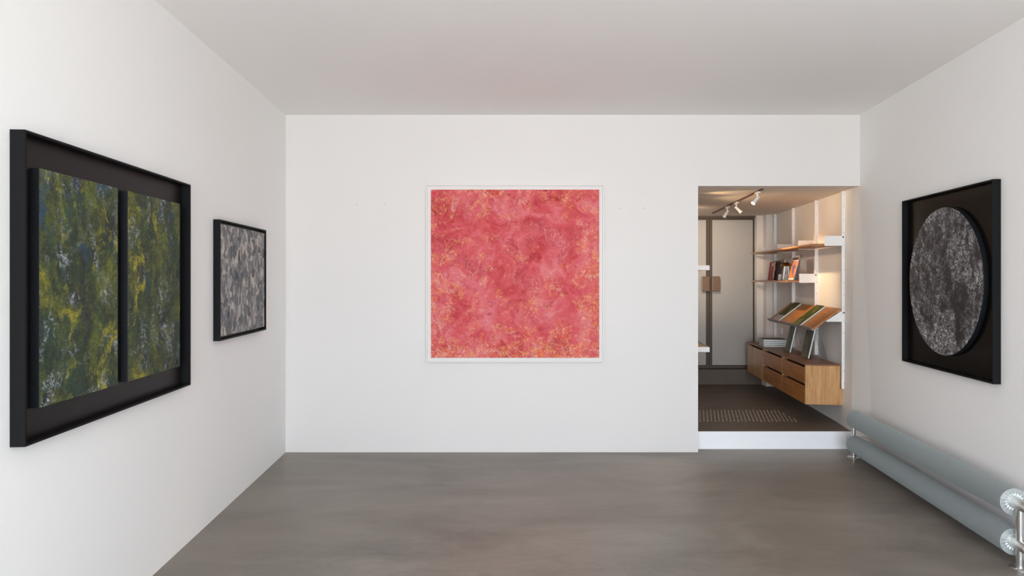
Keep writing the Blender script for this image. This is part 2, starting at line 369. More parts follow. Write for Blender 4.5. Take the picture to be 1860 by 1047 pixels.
# ------------------------------------------------------------------ the room
T = .16
struct('floor', slab(bmesh.new(), [(XL(YF)-T, YF-T), (XR(YF)+T, YF-T), (XR(YS)+T, YS), (XL(D)-T, YS)], -.12, 0), M_FLOOR)
struct('ceiling', slab(bmesh.new(), [(XL(YF)-T, YF-T), (XR(YF)+T, YF-T), (XR(D)+T, D+.02), (XL(D)-T, D+.02)], H, H+.12), M_CEIL)
struct('wall_left', slab(bmesh.new(), [(XL(YF)-T, YF-T), (XL(YF-T), YF-T), (XL(D), D), (XL(D)-T, D)], 0, H), M_SIDE)
bm = bmesh.new()                                # right wall, running on into the raised room; its foot is slightly out of plumb by the step
ys = [YF-T, 4.90, YS, 5.55, 6.6, YE+.3]; offs = [0, 0, -.035, -.012, 0, 0]
lo = [bm.verts.new((XR(y)+o_, y, 0)) for y, o_ in zip(ys, offs)]; mi = [bm.verts.new((XR(y)+o_*.6, y, .6)) for y, o_ in zip(ys, offs)]; hi = [bm.verts.new((XR(y), y, H)) for y in ys]
bl = [bm.verts.new((XR(y)+T+.05, y, 0)) for y in ys]; bh = [bm.verts.new((XR(y)+T+.05, y, H)) for y in ys]
for i in range(5):
    bm.faces.new((lo[i], lo[i+1], mi[i+1], mi[i])); bm.faces.new((mi[i], mi[i+1], hi[i+1], hi[i])); bm.faces.new((hi[i], hi[i+1], bh[i+1], bh[i]))
    bm.faces.new((bl[i], bh[i], bh[i+1], bl[i+1])); bm.faces.new((lo[i], bl[i], bl[i+1], lo[i+1]))
for i in (0, 5): bm.faces.new((lo[i], mi[i], hi[i], bh[i], bl[i]))
bmesh.ops.recalc_face_normals(bm, faces=bm.faces)
for f in bm.faces: f.smooth = False
struct('wall_right', bm, M_SIDE)
bm = bmesh.new()
bx(bm, XL(D)-T, 1.594, D, D+.13, 0, H); bx(bm, 1.594, XR(D)+.03, D, D+.13, HB, H)
struct('wall_back', bm, M_WALL)
bm = bmesh.new()                                # street front with its wide shop window, behind the camera
bx(bm, XL(YF)-.02, -1.42, YF-T, YF, 0, H); bx(bm, 2.02, XR(YF)+.02, YF-T, YF, 0, H)
bx(bm, -1.42, 2.02, YF-T, YF, 0, .04); bx(bm, -1.42, 2.02, YF-T, YF, 2.76, H)
struct('wall_front', bm, M_SIDE)
bm = bmesh.new()
for x0, x1, z0, z1 in ((-1.42, -1.38, .04, 2.76), (1.98, 2.02, .04, 2.76), (.28, .32, .08, 2.72), (-1.38, 1.98, .04, .08), (-1.38, 1.98, 2.72, 2.76)):
    bx(bm, x0, x1, YF-.10, YF-.04, z0, z1)
struct('window_1', bm, M_BLACK)
# raised back room
struct('floor_back_room', slab(bmesh.new(), [(1.4, YS+.004), (XR(YS)+T, YS+.004), (XR(YE)+T, YE), (1.4, YE)], -.12, ZB), M_BFLOOR)
struct('trim_1', slab(bmesh.new(), [(1.594, YS-.002), (XR(YS)-.03, YS-.002), (XR(YS)+.02, YS+.0035), (1.594, YS+.0035)], 0, ZB-.001), M_STEP)
struct('ceiling_back_room', slab(bmesh.new(), [(1.4, D+.13), (XR(D)+.06, D+.13), (XR(YE)+T, YE+.3), (1.4, YE+.3)], HB, HB+.1), M_BACKCEIL)
struct('wall_left_back_room', B(1.40, 1.56, D+.13, YE+.3, ZB, HB), M_BACKWALL)
struct('wall_end_back_room', B(1.4, 3.5, YE+.10, YE+.25, ZB, HB), M_BACKWALL)
struct('trim_2', B(1.56, 3.16, YE-.03, YE+.10, ZB, .344), M_BFLOOR)          # dark plinth below the doors
bm = bmesh.new(); bx(bm, 3.072, 3.185, YE-.07, YE+.1, .344, HB); bx(bm, 3.150, XR(YE)+.05, YE-.16, YE+.1, ZB, HB)
struct('trim_3', bm, M_BACKWALL)                                            # boxed pipe run in the far corner
# door frame and the two leaves
s_ = 143.4; px = lambda x: (x-930)/s_; pz = lambda y: EYE-(y-507)/s_
xl, xm, xr = px(1201), px(1288.3), px(1377.7); z0, z1 = .344, HB
bm = bmesh.new(); bx(bm, px(1373.5), xr, YE-.02, YE+.09, z0, z1); bx(bm, xl, px(1205), YE-.02, YE+.09, z0, z1); bx(bm, px(1205), px(1373.5), YE-.02, YE+.09, pz(396.2), z1)
struct('trim_4', bm, M_BRONZE)
def leaf(name, a, b, hx):
    zt, zb = pz(396.5), .352; w = .030
    bm = bmesh.new(); bx(bm, a, a+w, YE, YE+.05, zb, zt); bx(bm, b-w, b, YE, YE+.05, zb, zt)
    bx(bm, a+w, b-w, YE, YE+.05, zb, zb+.035); bx(bm, a+w, b-w, YE, YE+.05, zt-.016, zt)
    o = struct(name, bm, M_BRONZE)
    bm = bmesh.new(); g = .006
    for q in ((a+w, a+w+g, zb+.035, zt-.016), (b-w-g, b-w, zb+.035, zt-.016), (a+w, b-w, zb+.035, zb+.035+g), (a+w, b-w, zt-.016-g, zt-.016)):
        bx(bm, q[0], q[1], YE+.004, YE+.03, q[2], q[3])
    obj('gasket', bm, M_GASKET, o)
    p = obj('door_panel', B(a+w+g, b-w-g, YE+.010, YE+.03, zb+.035+g, zt-.016-g), M_PANEL, o); p['label'] = 'satin pale grey panel'
    h = obj('door_handle', B(hx, hx+.098, YE-.052, YE-.036, pz(529.4), pz(502.4), bev=.006), M_HANDLE, o)
    st = bmesh.new()
    for zz in (pz(527), pz(507)): cyl(st, (hx+(.085 if hx < xm-.03 else .013), YE-.036, zz), (hx+(.085 if hx < xm-.03 else .013), YE, zz), .006, 12)
    obj('handle_stem', st, M_BRONZE, h)
leaf('door_1', px(1205.5), xm-.002, px(1272.6)); leaf('door_2', xm+.002, px(1373.2), px(1291.2))

# ------------------------------------------------------------------ framed pictures
# local axes of a hung thing: x to the right along the wall, -y out into the room, z up
def on_left(Y, z):  return (XL(Y), Y, z)
def rails(bm, w, h, t, d):                     # four rails of a deep box frame, mitre-free
    bx(bm, 0, t, -d, -.0008, 0, h); bx(bm, w-t, w, -d, -.0008, 0, h); bx(bm, t, w-t, -d, -.0008, 0, t); bx(bm, t, w-t, -d, -.0008, h-t, h)
def canvas(name, parent, w, h, cx, cz, y0, y1, face, edge, label=None):
    bm = bmesh.new(); bx(bm, -w/2, w/2, y1, y0, -h/2, h/2, 1, bev=.0018)
    for f in bm.faces:
        if f.normal.y < -.5 or (abs(f.calc_center_median().y-y1) < .0005): f.material_index = 0
    bm.normal_update()
    for f in bm.faces:
        f.material_index = 0 if f.normal.y < -.9 else 1
    o = obj(name, bm, [face, edge], parent, loc=(cx, 0, cz))
    if label: o['label'] = label
    return o
# double green picture
r = empty('framed_painting', on_left(2.056, .903), ROT_L, label='large black box frame holding two upright moss green canvases, left wall', cat='painting')
w, h = (3.268-2.056)*LL, 1.101
bm = bmesh.new(); rails(bm, w, h, .009, .051); obj('frame', bm, M_BLACK, r)
obj('backing_board', B(.0095, w-.0095, -.008, -.001, .0095, h-.0095), M_BOARD, r)
c1 = canvas('canvas', r, .474*LL, .866, (2.376-2.056)*LL, .550, -.0085, -.041, M_MOSS1, M_CANVAS_EDGE, 'left canvas with blue upper corner and white flecks')
c2 = canvas('canvas', r, .478*LL, .866, (2.928-2.056)*LL, .550, -.0085, -.041, M_MOSS2, M_CANVAS_EDGE, 'right canvas, more olive and yellow')
bm = bmesh.new()                                # painted initials low on each canvas
for (a0, b0, a1, b1) in ((0, 0, 0, .030), (0, .030, .016, .030), (0, .017, .012, .017), (-.010, .004, -.010, .026), (-.014, .002, -.010, .004)):
    d = Vector((a1-a0, 0, b1-b0)); n2 = Vector((-d.z, 0, d.x)).normalized()*.0014
    p0 = Vector((a0, -.0425, b0)); p1 = Vector((a1, -.0425, b1))
    q = [p0-n2, p1-n2, p1+n2, p0+n2]
    A = [bm.verts.new(v) for v in q]; C = [bm.verts.new(v+Vector((0, .0014, 0))) for v in q]
    bm.faces.new(A); bm.faces.new(C[::-1])
    for i in range(4): bm.faces.new((A[i], C[i], C[(i+1) % 4], A[(i+1) % 4]))
s1 = obj('signature', bm, M_SIGN, c1, loc=(-.205, 0, -.418))
s2 = s1.copy(); COL.objects.link(s2); s2.parent = c2; s2.location = (.212, 0, -.420)
bm = bmesh.new()
for k in range(9): cyl(bm, (-.237*LL-.0006, -.020, -.36+k*.09), (-.237*LL+.001, -.020, -.36+k*.09), .0016, 10)
n1 = obj('canvas_tack', bm, M_PIN, c1); n1['kind'] = 'stuff'
n2_ = n1.copy(); COL.objects.link(n2_); n2_.parent = c2; n2_.location = (-.002*LL, 0, 0)
# small slate picture
r = empty('framed_painting', on_left(3.669, 1.1015), ROT_L, label='smaller black framed painting of grey and beige palette knife dabs, left wall near the corner', cat='painting')
w, h = (4.491-3.669)*LL, .753
bm = bmesh.new(); rails(bm, w, h, .010, .042)
obj('frame', bm, M_BLACK, r)
obj('backing_board', B(.0105, w-.0105, -.014, -.001, .0105, h-.0105), M_BOARD, r)
canvas('canvas', r, w-.046, h-.052, w/2, h/2, -.0145, -.036, M_SLATE, M_CANVAS_EDGE)
# big rose picture on the back wall
r = empty('framed_painting', (.0262, D, 1.5335), 0, label='large square rose red painting with yellow flecks in a white frame on the back wall', cat='painting')
w = 1.511; t = .010
bm = bmesh.new()
for a in range(1):
    bx(bm, -w/2, -w/2+t, -.040, -.001, -w/2, w/2, bev=.002); bx(bm, w/2-t, w/2, -.040, -.001, -w/2, w/2, bev=.002)
    bx(bm, -w/2+t, w/2-t, -.040, -.001, -w/2, -w/2+t, bev=.002); bx(bm, -w/2+t, w/2-t, -.040, -.001, w/2-t, w/2, bev=.002)
obj('frame', bm, M_WFRAME, r)
obj('backing_board', B(-w/2+t+.0005, w/2-t-.0005, -.030, -.0015, -w/2+t+.0005, w/2-t-.0005), M_WBACK, r)
cv = canvas('canvas', r, 1.430, 1.430, .0, -.003, -.0305, -.042, M_ROSE, M_ROSE)
obj('paint_dab', B(-.700, -.676, -.0432, -.0418, .672, .700, bev=.0005), M_REDDAB, cv)
# oval picture on the right wall
r = empty('framed_painting', (XR(4.336), 4.336, .888), ROT_R, label='black box frame around an oval black and white canvas on the right wall', cat='painting')
w, h = (4.336-3.368)*LK, 1.165
bm = bmesh.new(); rails(bm, w, h, .009, .042); obj('frame', bm, M_BLACK, r)
obj('backing_board', B(.0095, w-.0095, -.007, -.001, .0095, h-.0095), M_BOARD2, r)
bm = bmesh.new(); seg = 128; a, b = .395*LK, .480
ring = lambda k, y: [bm.verts.new((a*k*math.cos(2*PI*i/seg), y, b*k*math.sin(2*PI*i/seg))) for i in range(seg)]
R0 = ring(1, -.0075); R1 = ring(1, -.034); R2 = ring(.996, -.036)
for P, Q in ((R0, R1), (R1, R2)):
    for i in range(seg): bm.faces.new((P[i], P[(i+1) % seg], Q[(i+1) % seg], Q[i])).material_index = 1
bm.faces.new(R2).material_index = 0; bm.faces.new(R0[::-1]).material_index = 1
bmesh.ops.recalc_face_normals(bm, faces=bm.faces)
o = obj('canvas', bm, [M_LUNAR, M_CANVAS_EDGE], r, loc=(w/2, 0, h/2)); o['label'] = 'oval canvas'

# ------------------------------------------------------------------ twin finned radiator
RY0, RY1 = 3.05, 4.94                           # near and far foot
root = empty('radiator', (XR(RY0)-.125, RY0, 0), math.atan2(1, .122)-PI/2, label='twin tube spiral finned steel floor radiator along the right wall', cat='radiator')
L = (RY1-RY0)*LK; ZU, ZL = .326, .119            # local +y runs to the far end
for nm, z in (('upper', ZU), ('lower', ZL)):
    bm = bmesh.new(); lathe(bm, [(.0, -.068), (.026, -.068), (.0285, -.0655), (.0285, L+.045), (.024, L+.048), (0, L+.048)], 40, 0, Matrix.Translation((0, 0, z)) @ Matrix.Rotation(-PI/2, 4, 'X'))
    tb = obj('tube', bm, M_STEEL, root, True)
    bm = bmesh.new(); seg = 72; pitch = .0124; n0 = int((L-.055)/pitch); y = .04
    for k in range(n0):
        yy = y+k*pitch; rings = []
        for j, (rr, amp) in enumerate(((.0288, .0034), (.043, .0018), (.0475, 0), (.0705, 0))):
            rings.append([bm.verts.new((rr*math.cos(2*PI*i/seg), yy+amp*(1 if (i//2) % 2 else -1), z+rr*math.sin(2*PI*i/seg))) for i in range(seg)])
        for j, (A, C) in enumerate(zip(rings, rings[1:])):
            for i in range(seg): bm.faces.new((A[i], A[(i+1) % seg], C[(i+1) % seg], C[i])).material_index = 1 if j < 1 else 0
        E = [bm.verts.new((.0705*math.cos(2*PI*i/seg), yy+.0012, z+.0705*math.sin(2*PI*i/seg))) for i in range(seg)]
        for i in range(seg): bm.faces.new((rings[-1][i], rings[-1][(i+1) % seg], E[(i+1) % seg], E[i])).material_index = 0
    obj('fins', bm, [M_GALV, M_FIN2], tb, True)
for yy in (0, L):
    bm = bmesh.new(); lathe(bm, [(.0, .0005), (.046, .0005), (.046, .004), (.042, .006), (.018, .007), (.0175, .0072), (.0175, ZU-.02)], 36, 0, Matrix.Translation((0, yy, 0)))
    lathe(bm, [(.0175, .052), (.019, .052), (.019, .056), (.0175, .056)], 36, 0, Matrix.Translation((0, yy, 0)))
    leg = obj('leg', bm, M_STEEL, root, True)
    bm = bmesh.new()
    for k in range(3):
        a_ = k*2*PI/3+.5+PI; cyl(bm, (.033*math.cos(a_), yy+.033*math.sin(a_), .005), (.033*math.cos(a_), yy+.033*math.sin(a_), .0085), .0045, 12)
    obj('screws', bm, M_STEEL, leg)['kind'] = 'stuff'
bm = bmesh.new()
P = [(XR(5.15)-.02, 5.15, .17), (XR(5.15)-.045, 5.13, .10), (XR(5.12)-.10, 5.10, .105), (XR(5.1)-.125, 5.07, .135), (XR(5.1)-.11, 5.05, .150), (XR(5.1)-.06, 5.05, .12), (XR(5.0)-.03, 4.99, .16), (XR(4.95)-.02, 4.9, .17), (XR(4.8)-.012, 4.8, .165)]
sm = []
for i in range(len(P)-1):
    p0, p1, p2, p3 = [Vector(P[max(0, min(len(P)-1, i+k))]) for k in (-1, 0, 1, 2)]
    for q in range(5):
        t_ = q/5; sm.append(.5*((2*p1)+(-p0+p2)*t_+(2*p0-5*p1+4*p2-p3)*t_*t_+(-p0+3*p1-3*p2+p3)*t_**3))
sm.append(Vector(P[-1])); tube(bm, sm, .0025, 8)
tag(obj('cable', bm, M_CABLE, None, True), 'thin grey cable looping out behind the far end of the radiator', 'cable')

# ------------------------------------------------------------------ wall-hung shelving of the back room
# local: +x along the wall toward the viewer, -y out from the wall
def rw(Y, off=0, z=0): return (XR(Y)-off, Y, z)
POSTS = [5.368, 6.000, 6.659, 7.295]
which = ['nearest the doorway', 'second from the doorway', 'third from the doorway', 'farthest back, beside the boxed corner']
for i, Y in enumerate(POSTS):
    zb = .49 if i == 0 else .72
    p = empty('shelf_upright', rw(Y, 0, zb), ROT_R, label='white slotted wall upright for the shelves, '+which[i], cat='shelf upright', group='white wall uprights')
    hh = HB-zb-.002
    bm = bmesh.new(); bx(bm, -.022, 0, -.034, -.002, 0, hh, bev=.0015); obj('post', bm, M_WMETAL, p)
    bm = bmesh.new(); k = 0
    while .05+k*.114 < hh:
        cyl(bm, (-.001, -.017, .05+k*.114), (.0006, -.017, .05+k*.114), .0028, 10); k += 1
    o = obj('slot_holes', bm, M_DARKHOLE, p); o['kind'] = 'stuff'
    if i < 3:
        bm = bmesh.new(); cyl(bm, (.0003, -.020, 1.180-zb), (.006, -.020, 1.180-zb), .0065, 16); obj('fixing_pin', bm, M_PIN, p, True)
def bracket(parent, x, z0, z1, length=.150, mat=M_WMETAL):
    b = obj('bracket', B(x-.003, x, -.034-length, -.0345, z0, z1, bev=.0008), mat, parent)
    bm = bmesh.new(); cyl(bm, (x+.0005, -.026, z1-.012), (x+.006, -.026, z1-.012), .0065, 16)
    obj('pin', bm, M_PIN, b, True); return b
def wall_shelf(Ya, Yb, z, ids, label, group=None):
    x1 = 0; x0 = -(Yb-Ya)*LK
    s = empty('wall_shelf', rw(Ya, 0, z), ROT_R, label=label, cat='shelf', group=group)
    obj('board', B(x0-.012, x1-.004, -.300, -.036, 0, .017, bev=.0015), M_OAK_SHELF, s)
    for i in ids:
        x = -(POSTS[i]-Ya)*LK
        bracket(s, x+(.002 if i == ids[0] else -.024), -.006 if i != ids[0] else -.004, .086)
    return s
wall_shelf(5.368, 7.295, 1.790, (0, 1, 2, 3), 'long empty oak shelf with white metal brackets, the upper of two')
wall_shelf(6.000, 7.295, 1.452, (1, 2, 3), 'shorter oak shelf carrying books and a brass lamp, the lower of two')

# slanted display shelves
def display(Ya, Yb, label, near):
    Lx = (Yb-Ya)*LK; s = empty('display_shelf', rw(Ya, 0, 1.02), ROT_R, label=label, cat='display shelf', group='slanted display shelves')
    # slope in local y-z: back edge (-.036, .205), front edge (-.285, .012)
    back = Vector((0, -.047, .200)); front = Vector((0, -.288, .008)); u = (front-back).normalized(); n = Vector((0, u.z, -u.y)); n = n if n.z > 0 else -n
    M = Matrix(((1, 0, 0), (0, u.y, n.y), (0, u.z, n.z))).to_4x4(); ln = (front-back).length
    MM = Matrix.Translation(back) @ Matrix(((1, 0, 0, 0), (0, u.y, n.y, 0), (0, u.z, n.z, 0), (0, 0, 0, 1)))
    bm = bmesh.new(); bx(bm, -Lx+.004, -.004, 0, ln, -.014, 0, 0, MM, .001); bmesh.ops.recalc_face_normals(bm, faces=bm.faces)
    obj('board', bm, M_OAK_SHELF, s)
    bm = bmesh.new(); bx(bm, -Lx+.003, -.003, ln+.0005, ln+.003, -.016, .024, 0, MM); bx(bm, -Lx+.003, -.003, ln-.05, ln+.003, -.0175, -.0145, 0, MM)
    bmesh.ops.recalc_face_normals(bm, faces=bm.faces)
    obj('front_lip', bm, M_GMETAL, s)['label'] = 'grey metal front lip'
    # triangular side plate under the near end
    for x in ((-.003,) if not near else (-.003, -Lx+.024)):
        bm = bmesh.new(); A = []
        poly = [(-.0345, .176), (-.0345, .078), (-.165, .078), (-.172, .082)]
        v0 = [bm.verts.new((x-.003, a_, b_)) for a_, b_ in poly]; v1 = [bm.verts.new((x, a_, b_)) for a_, b_ in poly]
        for i in range(4): bm.faces.new((v0[i], v0[(i+1) % 4], v1[(i+1) % 4], v1[i]))
        bm.faces.new(v0[::-1]); bm.faces.new(v1); bmesh.ops.recalc_face_normals(bm, faces=bm.faces)
        b = obj('bracket', bm, M_WMETAL, s)
    return s, MM, ln
d1, MM, ln = display(5.368, 6.010, 'slanted oak display shelf in front, between the two nearest uprights', False)
d2, _, _ = display(6.012, 6.659, 'slanted oak display shelf behind the other, farther from the doorway', True)

def book(name, w, h, t, cover, pages=M_PAGES, extra=None, **k):
    """Lies in local x (width, away from viewer = -x), y (height), z thickness; pages show on the +x side."""
    r = empty(name, (0, 0, 0), 0, **k)
    bm = bmesh.new(); bx(bm, -w, 0, 0, h, 0, .0022); bx(bm, -w, 0, 0, h, t-.0022, t); bx(bm, -w, -w+.0022, 0, h, .0022, t-.0022)
    obj('cover', bm, cover, r)
    obj('pages', B(-w+.0024, -.003, .003, h-.003, .0023, t-.0023), pages, r)
    return r
def place(r, M): r.matrix_world = M
# two books lying on the slope
def on_slope(r, shelf, x):
    base = Matrix.Translation(Vector(shelf.location)) @ Matrix.Rotation(ROT_R, 4, 'Z')
    # book y axis climbs the slope, z is the slope normal
    back = MM @ Vector((0, 0, 0)); u = (MM @ Vector((0, 1, 0)))-back; n = (MM @ Vector((0, 0, 1)))-back; p = MM @ Vector((x, ln-.001, .0006))
    X = Vector((1, 0, 0)); Yv = -u; Z = n
    R = Matrix(((X.x, Yv.x, Z.x, p.x), (X.y, Yv.y, Z.y, p.y), (X.z, Yv.z, Z.z, p.z), (0, 0, 0, 1)))
    if R.determinant() < 0: raise RuntimeError
    place(r, base @ R)
b1 = book('book', .205, .300, .016, M_FOREST, label='picture book with green woodland cover lying on the front slanted shelf', cat='book', group='catalogues on the slanted shelves')
on_slope(b1, d1, -(5.672-5.368)*LK)
b2 = book('book', .205, .300, .016, M_FOREST, label='woodland picture book with a grey cover foot on the rear slanted shelf', cat='book', group='catalogues on the slanted shelves')
on_slope(b2, d2, -(6.302-6.012)*LK)
o = obj('cover_panel', B(-.2045, -.0005, .0005, .088, .0161, .0168), M_GMETAL, b2); o['label'] = 'plain grey foot of the cover'

# books leaning on clear stands on the cabinet top, faces toward the room (-y local of the wall)
def leaning(r, Y, off, z, lean, slip=0):
    base = Matrix.Translation(rw(Y, off, z)) @ Matrix.Rotation(ROT_R, 4, 'Z') @ Matrix.Rotation(slip, 4, 'Z')
    R = Matrix.Rotation(PI/2-lean, 4, 'X')      # book y climbs, z (thickness) points back out to the room
    place(r, base @ R)
ZT = .706
def easel(h, w, depth, Y, off, z, label, group):
    r = empty('book_stand', rw(Y, off, z), ROT_R, label=label, cat='book stand', group=group)
    lean = .215; t = .003; sx = math.sin(lean); cx = math.cos(lean)
    M = Matrix.Rotation(-lean, 4, 'X')
    bm = bmesh.new(); bx(bm, -w, 0, .0, t, 0, h, 0, M); obj('back_plate', bm, M_ACRYL, r)
    tip = M @ Vector((0, t, h)); bm = bmesh.new()
    v = [(-w, tip.y+.001, tip.z), (0, tip.y+.001, tip.z), (0, tip.y+depth, .0006), (-w, tip.y+depth, .0006)]
    A = [bm.verts.new(p) for p in v]; C = [bm.verts.new((p[0], p[1]+t, p[2])) for p in v]
    bm.faces.new(A); bm.faces.new(C[::-1])
    for i in range(4): bm.faces.new((A[i], C[i], C[(i+1) % 4], A[(i+1) % 4]))
    bmesh.ops.recalc_face_normals(bm, faces=bm.faces); obj('rear_leg', bm, M_ACRYL, r)
    bm = bmesh.new(); bx(bm, -w, 0, -.022, -.0005, .0006, .0036); obj('ledge', bm, M_ACRYL, r)
    return r
G = 'books on clear stands on the cabinet'
b = book('book', .185, .300, .017, M_FOREST2, label='picture book with mossy bark cover leaning on a clear stand, nearest the cabinet end', cat='book', group=G)
leaning(b, 5.742, .188, ZT+.0042, .215)
easel(.30, .17, .085, 5.748, .168, ZT+.0005, 'clear acrylic stand behind the nearer mossy book', 'clear stands on the cabinet')
b = book('book', .150, .300, .017, M_FOREST2, label='picture book with grey green bark cover leaning on a clear stand, beside the stacked books', cat='book', group=G)
leaning(b, 6.230, .197, ZT+.0042, .215)
easel(.30, .14, .085, 6.236, .177, ZT+.0005, 'clear acrylic stand behind the farther mossy book', 'clear stands on the cabinet')
# flat stack of four
pos = ['topmost', 'second from the top', 'third from the top', 'lowest']
for k in range(4):
    b = book('book', .205, .262, .0213, M_COVERG, label='grey hardback lying flat in the stack on the cabinet, '+pos[3-k], cat='book', group='flat stack of grey books')
    place(b, Matrix.Translation(rw(6.806+random.uniform(-.003, .003), .312+random.uniform(-.003, .003), ZT+.0006+k*.0218)) @ Matrix.Rotation(ROT_R, 4, 'Z'))
bm = bmesh.new(); bx(bm, -.085, 0, -.012, -.001, 0, .075, bev=.003)
o = tag(obj('wall_socket', bm, M_WMETAL, None, loc=rw(7.075, 0, .828), rot=(0, 0, ROT_R)), 'small white electrical wall plate above the stacked books', 'wall socket')

# things on the lower shelf (top at z 1.469)
ZS = 1.4695
b = book('book', .165, .212, .016, M_RED, M_CREAM, label='red book leaning on the lower shelf, leftmost of the row', cat='book', group='books on the lower shelf')
leaning(b, 6.715, .225, ZS, .12)
o = obj('cover_label', B(-.08, -.015, .160, .196, .0161, .0166), M_LABEL, b)
for q in ((-.10, -.07, .135, .150), (-.09, -.045, .118, .130), (-.12, -.05, .02, .027)): obj('cover_print', B(q[0], q[1], q[2], q[3], .0161, .0166), M_REDINK, b)
b = book('book', .165, .222, .018, M_BROWN, M_BROWN, label='dark brown book with a small pale mark leaning beside the red book', cat='book', group='books on the lower shelf')
leaning(b, 6.700, .183, ZS, .12)
obj('cover_label', B(-.09, -.06, .110, .160, .0181, .0186), M_LABEL, b)
b = book('book', .165, .235, .014, M_CREAM, label='cream book with red print standing behind the brass lamp', cat='book', group='books on the lower shelf')
leaning(b, 6.660, .135, ZS, .13)
for j, (a0, a1) in enumerate(((-.125, -.05), (-.14, -.04), (-.13, -.055), (-.12, -.06))): obj('cover_print', B(a0, a1, .160-j*.017, .170-j*.017, .0141, .0146), M_REDINK, b)
b = book('book', .14, .245, .008, M_WBACK, label='white booklet standing between the cream book and the orange magazine', cat='booklet')
leaning(b, 6.470, .085, ZS, .09)
b = book('magazine', .165, .258, .007, M_MAG, label='orange and blue magazine upright on a clear stand on the lower shelf', cat='magazine')
leaning(b, 6.085, .215, ZS+.0042, .24)
bm = bmesh.new(); bx(bm, -.155, -.012, .212, .238, .0071, .0076); obj('masthead', bm, M_INK, b)
bm = bmesh.new(); bx(bm, -.1645, -.0005, .0005, .020, .0071, .0076); bx(bm, -.1645, -.0005, .206, .211, .0071, .0076); bx(bm, -.1645, -.0005, .240, .2575, .0071, .0076); bx(bm, -.0065, -.0005, .020, .240, .0071, .0077); obj('cover_border', bm, M_WBACK, b)
easel(.27, .15, .07, 6.09, .195, ZS+.0005, 'clear acrylic stand holding the orange magazine', 'clear stand on the shelf')
# brass mushroom lamp
lp = empty('table_lamp', (3.0, 6.50, ZS), 0, label='small table lamp with a brass dome shade and thin wire legs on the lower shelf', cat='lamp')
bm = bmesh.new(); lathe(bm, [(.0, .196), (.022, .195), (.044, .186), (.056, .172), (.061, .156), (.059, .155), (.054, .170), (.042, .183), (.0, .192)], 40); obj('lamp_shade', bm, M_BRASS, lp, True)
bm = bmesh.new()
for k in range(8):
    a_ = k*PI/4+.2; cyl(bm, (.016*math.cos(a_), .016*math.sin(a_), .183), (.036*math.cos(a_), .036*math.sin(a_), .004), .0014, 8)
obj('wire_legs', bm, M_STEEL, lp)['kind'] = 'stuff'
bm = bmesh.new(); lathe(bm, [(0, .0005), (.041, .0005), (.041, .004), (.038, .006), (0, .006)], 32); obj('base', bm, M_STEEL, lp, True)
bm = bmesh.new(); cyl(bm, (0, 0, .192), (0, 0, .212), .003, 12); obj('finial', bm, M_DARKHOLE, lp)

# ------------------------------------------------------------------ hanging cabinets
CY = [5.400, 6.048, 6.696, 7.344]; CD = .336; CZ0, CZ1 = .338, .692
def front_panel(parent, name, x0, x1, z0_, z1_, mat):
    return obj(name, B(x0, x1, -CD-.0005, -CD+.018, z0_, z1_, bev=.001), mat, parent)
labs = ['oak wall cabinet with two drawers at the open end, nearest the doorway', 'oak wall cabinet with two drawers, middle one of the row', 'oak wall cabinet with one upright grained door, at the far end of the row']
for i in range(3):
    Lx = (CY[i+1]-CY[i])*LK-.001
    c = empty('wall_cabinet', rw(CY[i], 0, CZ0), ROT_R, label=labs[i], cat='cabinet', group='hanging oak cabinets')
    hh = CZ1-CZ0; bm = bmesh.new(); tt = .014 if i == 0 else .008
    bx(bm, -tt, 0, -CD, -.036 if i == 0 else -.02, 0, hh)
    if i == 0: bx(bm, -tt, 0, -.0365, -.003, 0, .149)
    bx(bm, -Lx, -Lx+.008, -CD, -.02, 0, hh); bx(bm, -Lx+.008, -tt, -CD, -.02, 0, .012)
    obj('carcass', bm, M_OAK_V, c)
    obj('slot_shade_sheet', B(-Lx+.009, -tt-.001, -CD+.05, -CD+.06, .0125, hh-.001), M_DARKHOLE, c)  # near-black sheet that puts shade behind the finger slots
    x0, x1 = -Lx+.0095, -tt-.0015
    if i < 2:
        front_panel(c, 'drawer', x0, x1, .001, .162, M_OAK_H); front_panel(c, 'drawer', x0, x1, .183, .333, M_OAK_H)
    else: front_panel(c, 'door', x0, x1, .001, .333, M_OAK_V)
top = tag(obj('cabinet_top', B(-(CY[3]-CY[0])*LK, .002, -CD-.002, -.036, CZ1+.0005, ZT, bev=.001), M_OAK_TOP, None, loc=rw(CY[0], 0, 0), rot=(0, 0, ROT_R)), 'long dark oak board on top of the three hanging cabinets', 'cabinet top')

# ------------------------------------------------------------------ tray shelves on the hidden side wall
for z_, hh, lab in ((.778, .048, 'white metal tray shelf with pale wood base, lower one beside the opening edge'), (1.571, .046, 'white metal tray shelf above the door handles beside the opening edge')):
    Lt = .62; s = empty('tray_shelf', (1.911, 5.75, z_), math.atan2(1, .122)-PI/2, label=lab, cat='shelf', group='white tray shelves')
    bm = bmesh.new(); bx(bm, -.33, 0, 0, .003, 0, hh); bx(bm, -.003, 0, .003, Lt, 0, hh); bx(bm, -.33, -.003, Lt-.003, Lt, 0, hh); bx(bm, -.33, -.003, .003, Lt-.003, 0, .003)
    obj('tray', bm, M_WMETAL, s)
    obj('inlay', B(-.328, -.004, .004, Lt-.004, .0035, .036), M_OAK_PALE, s)

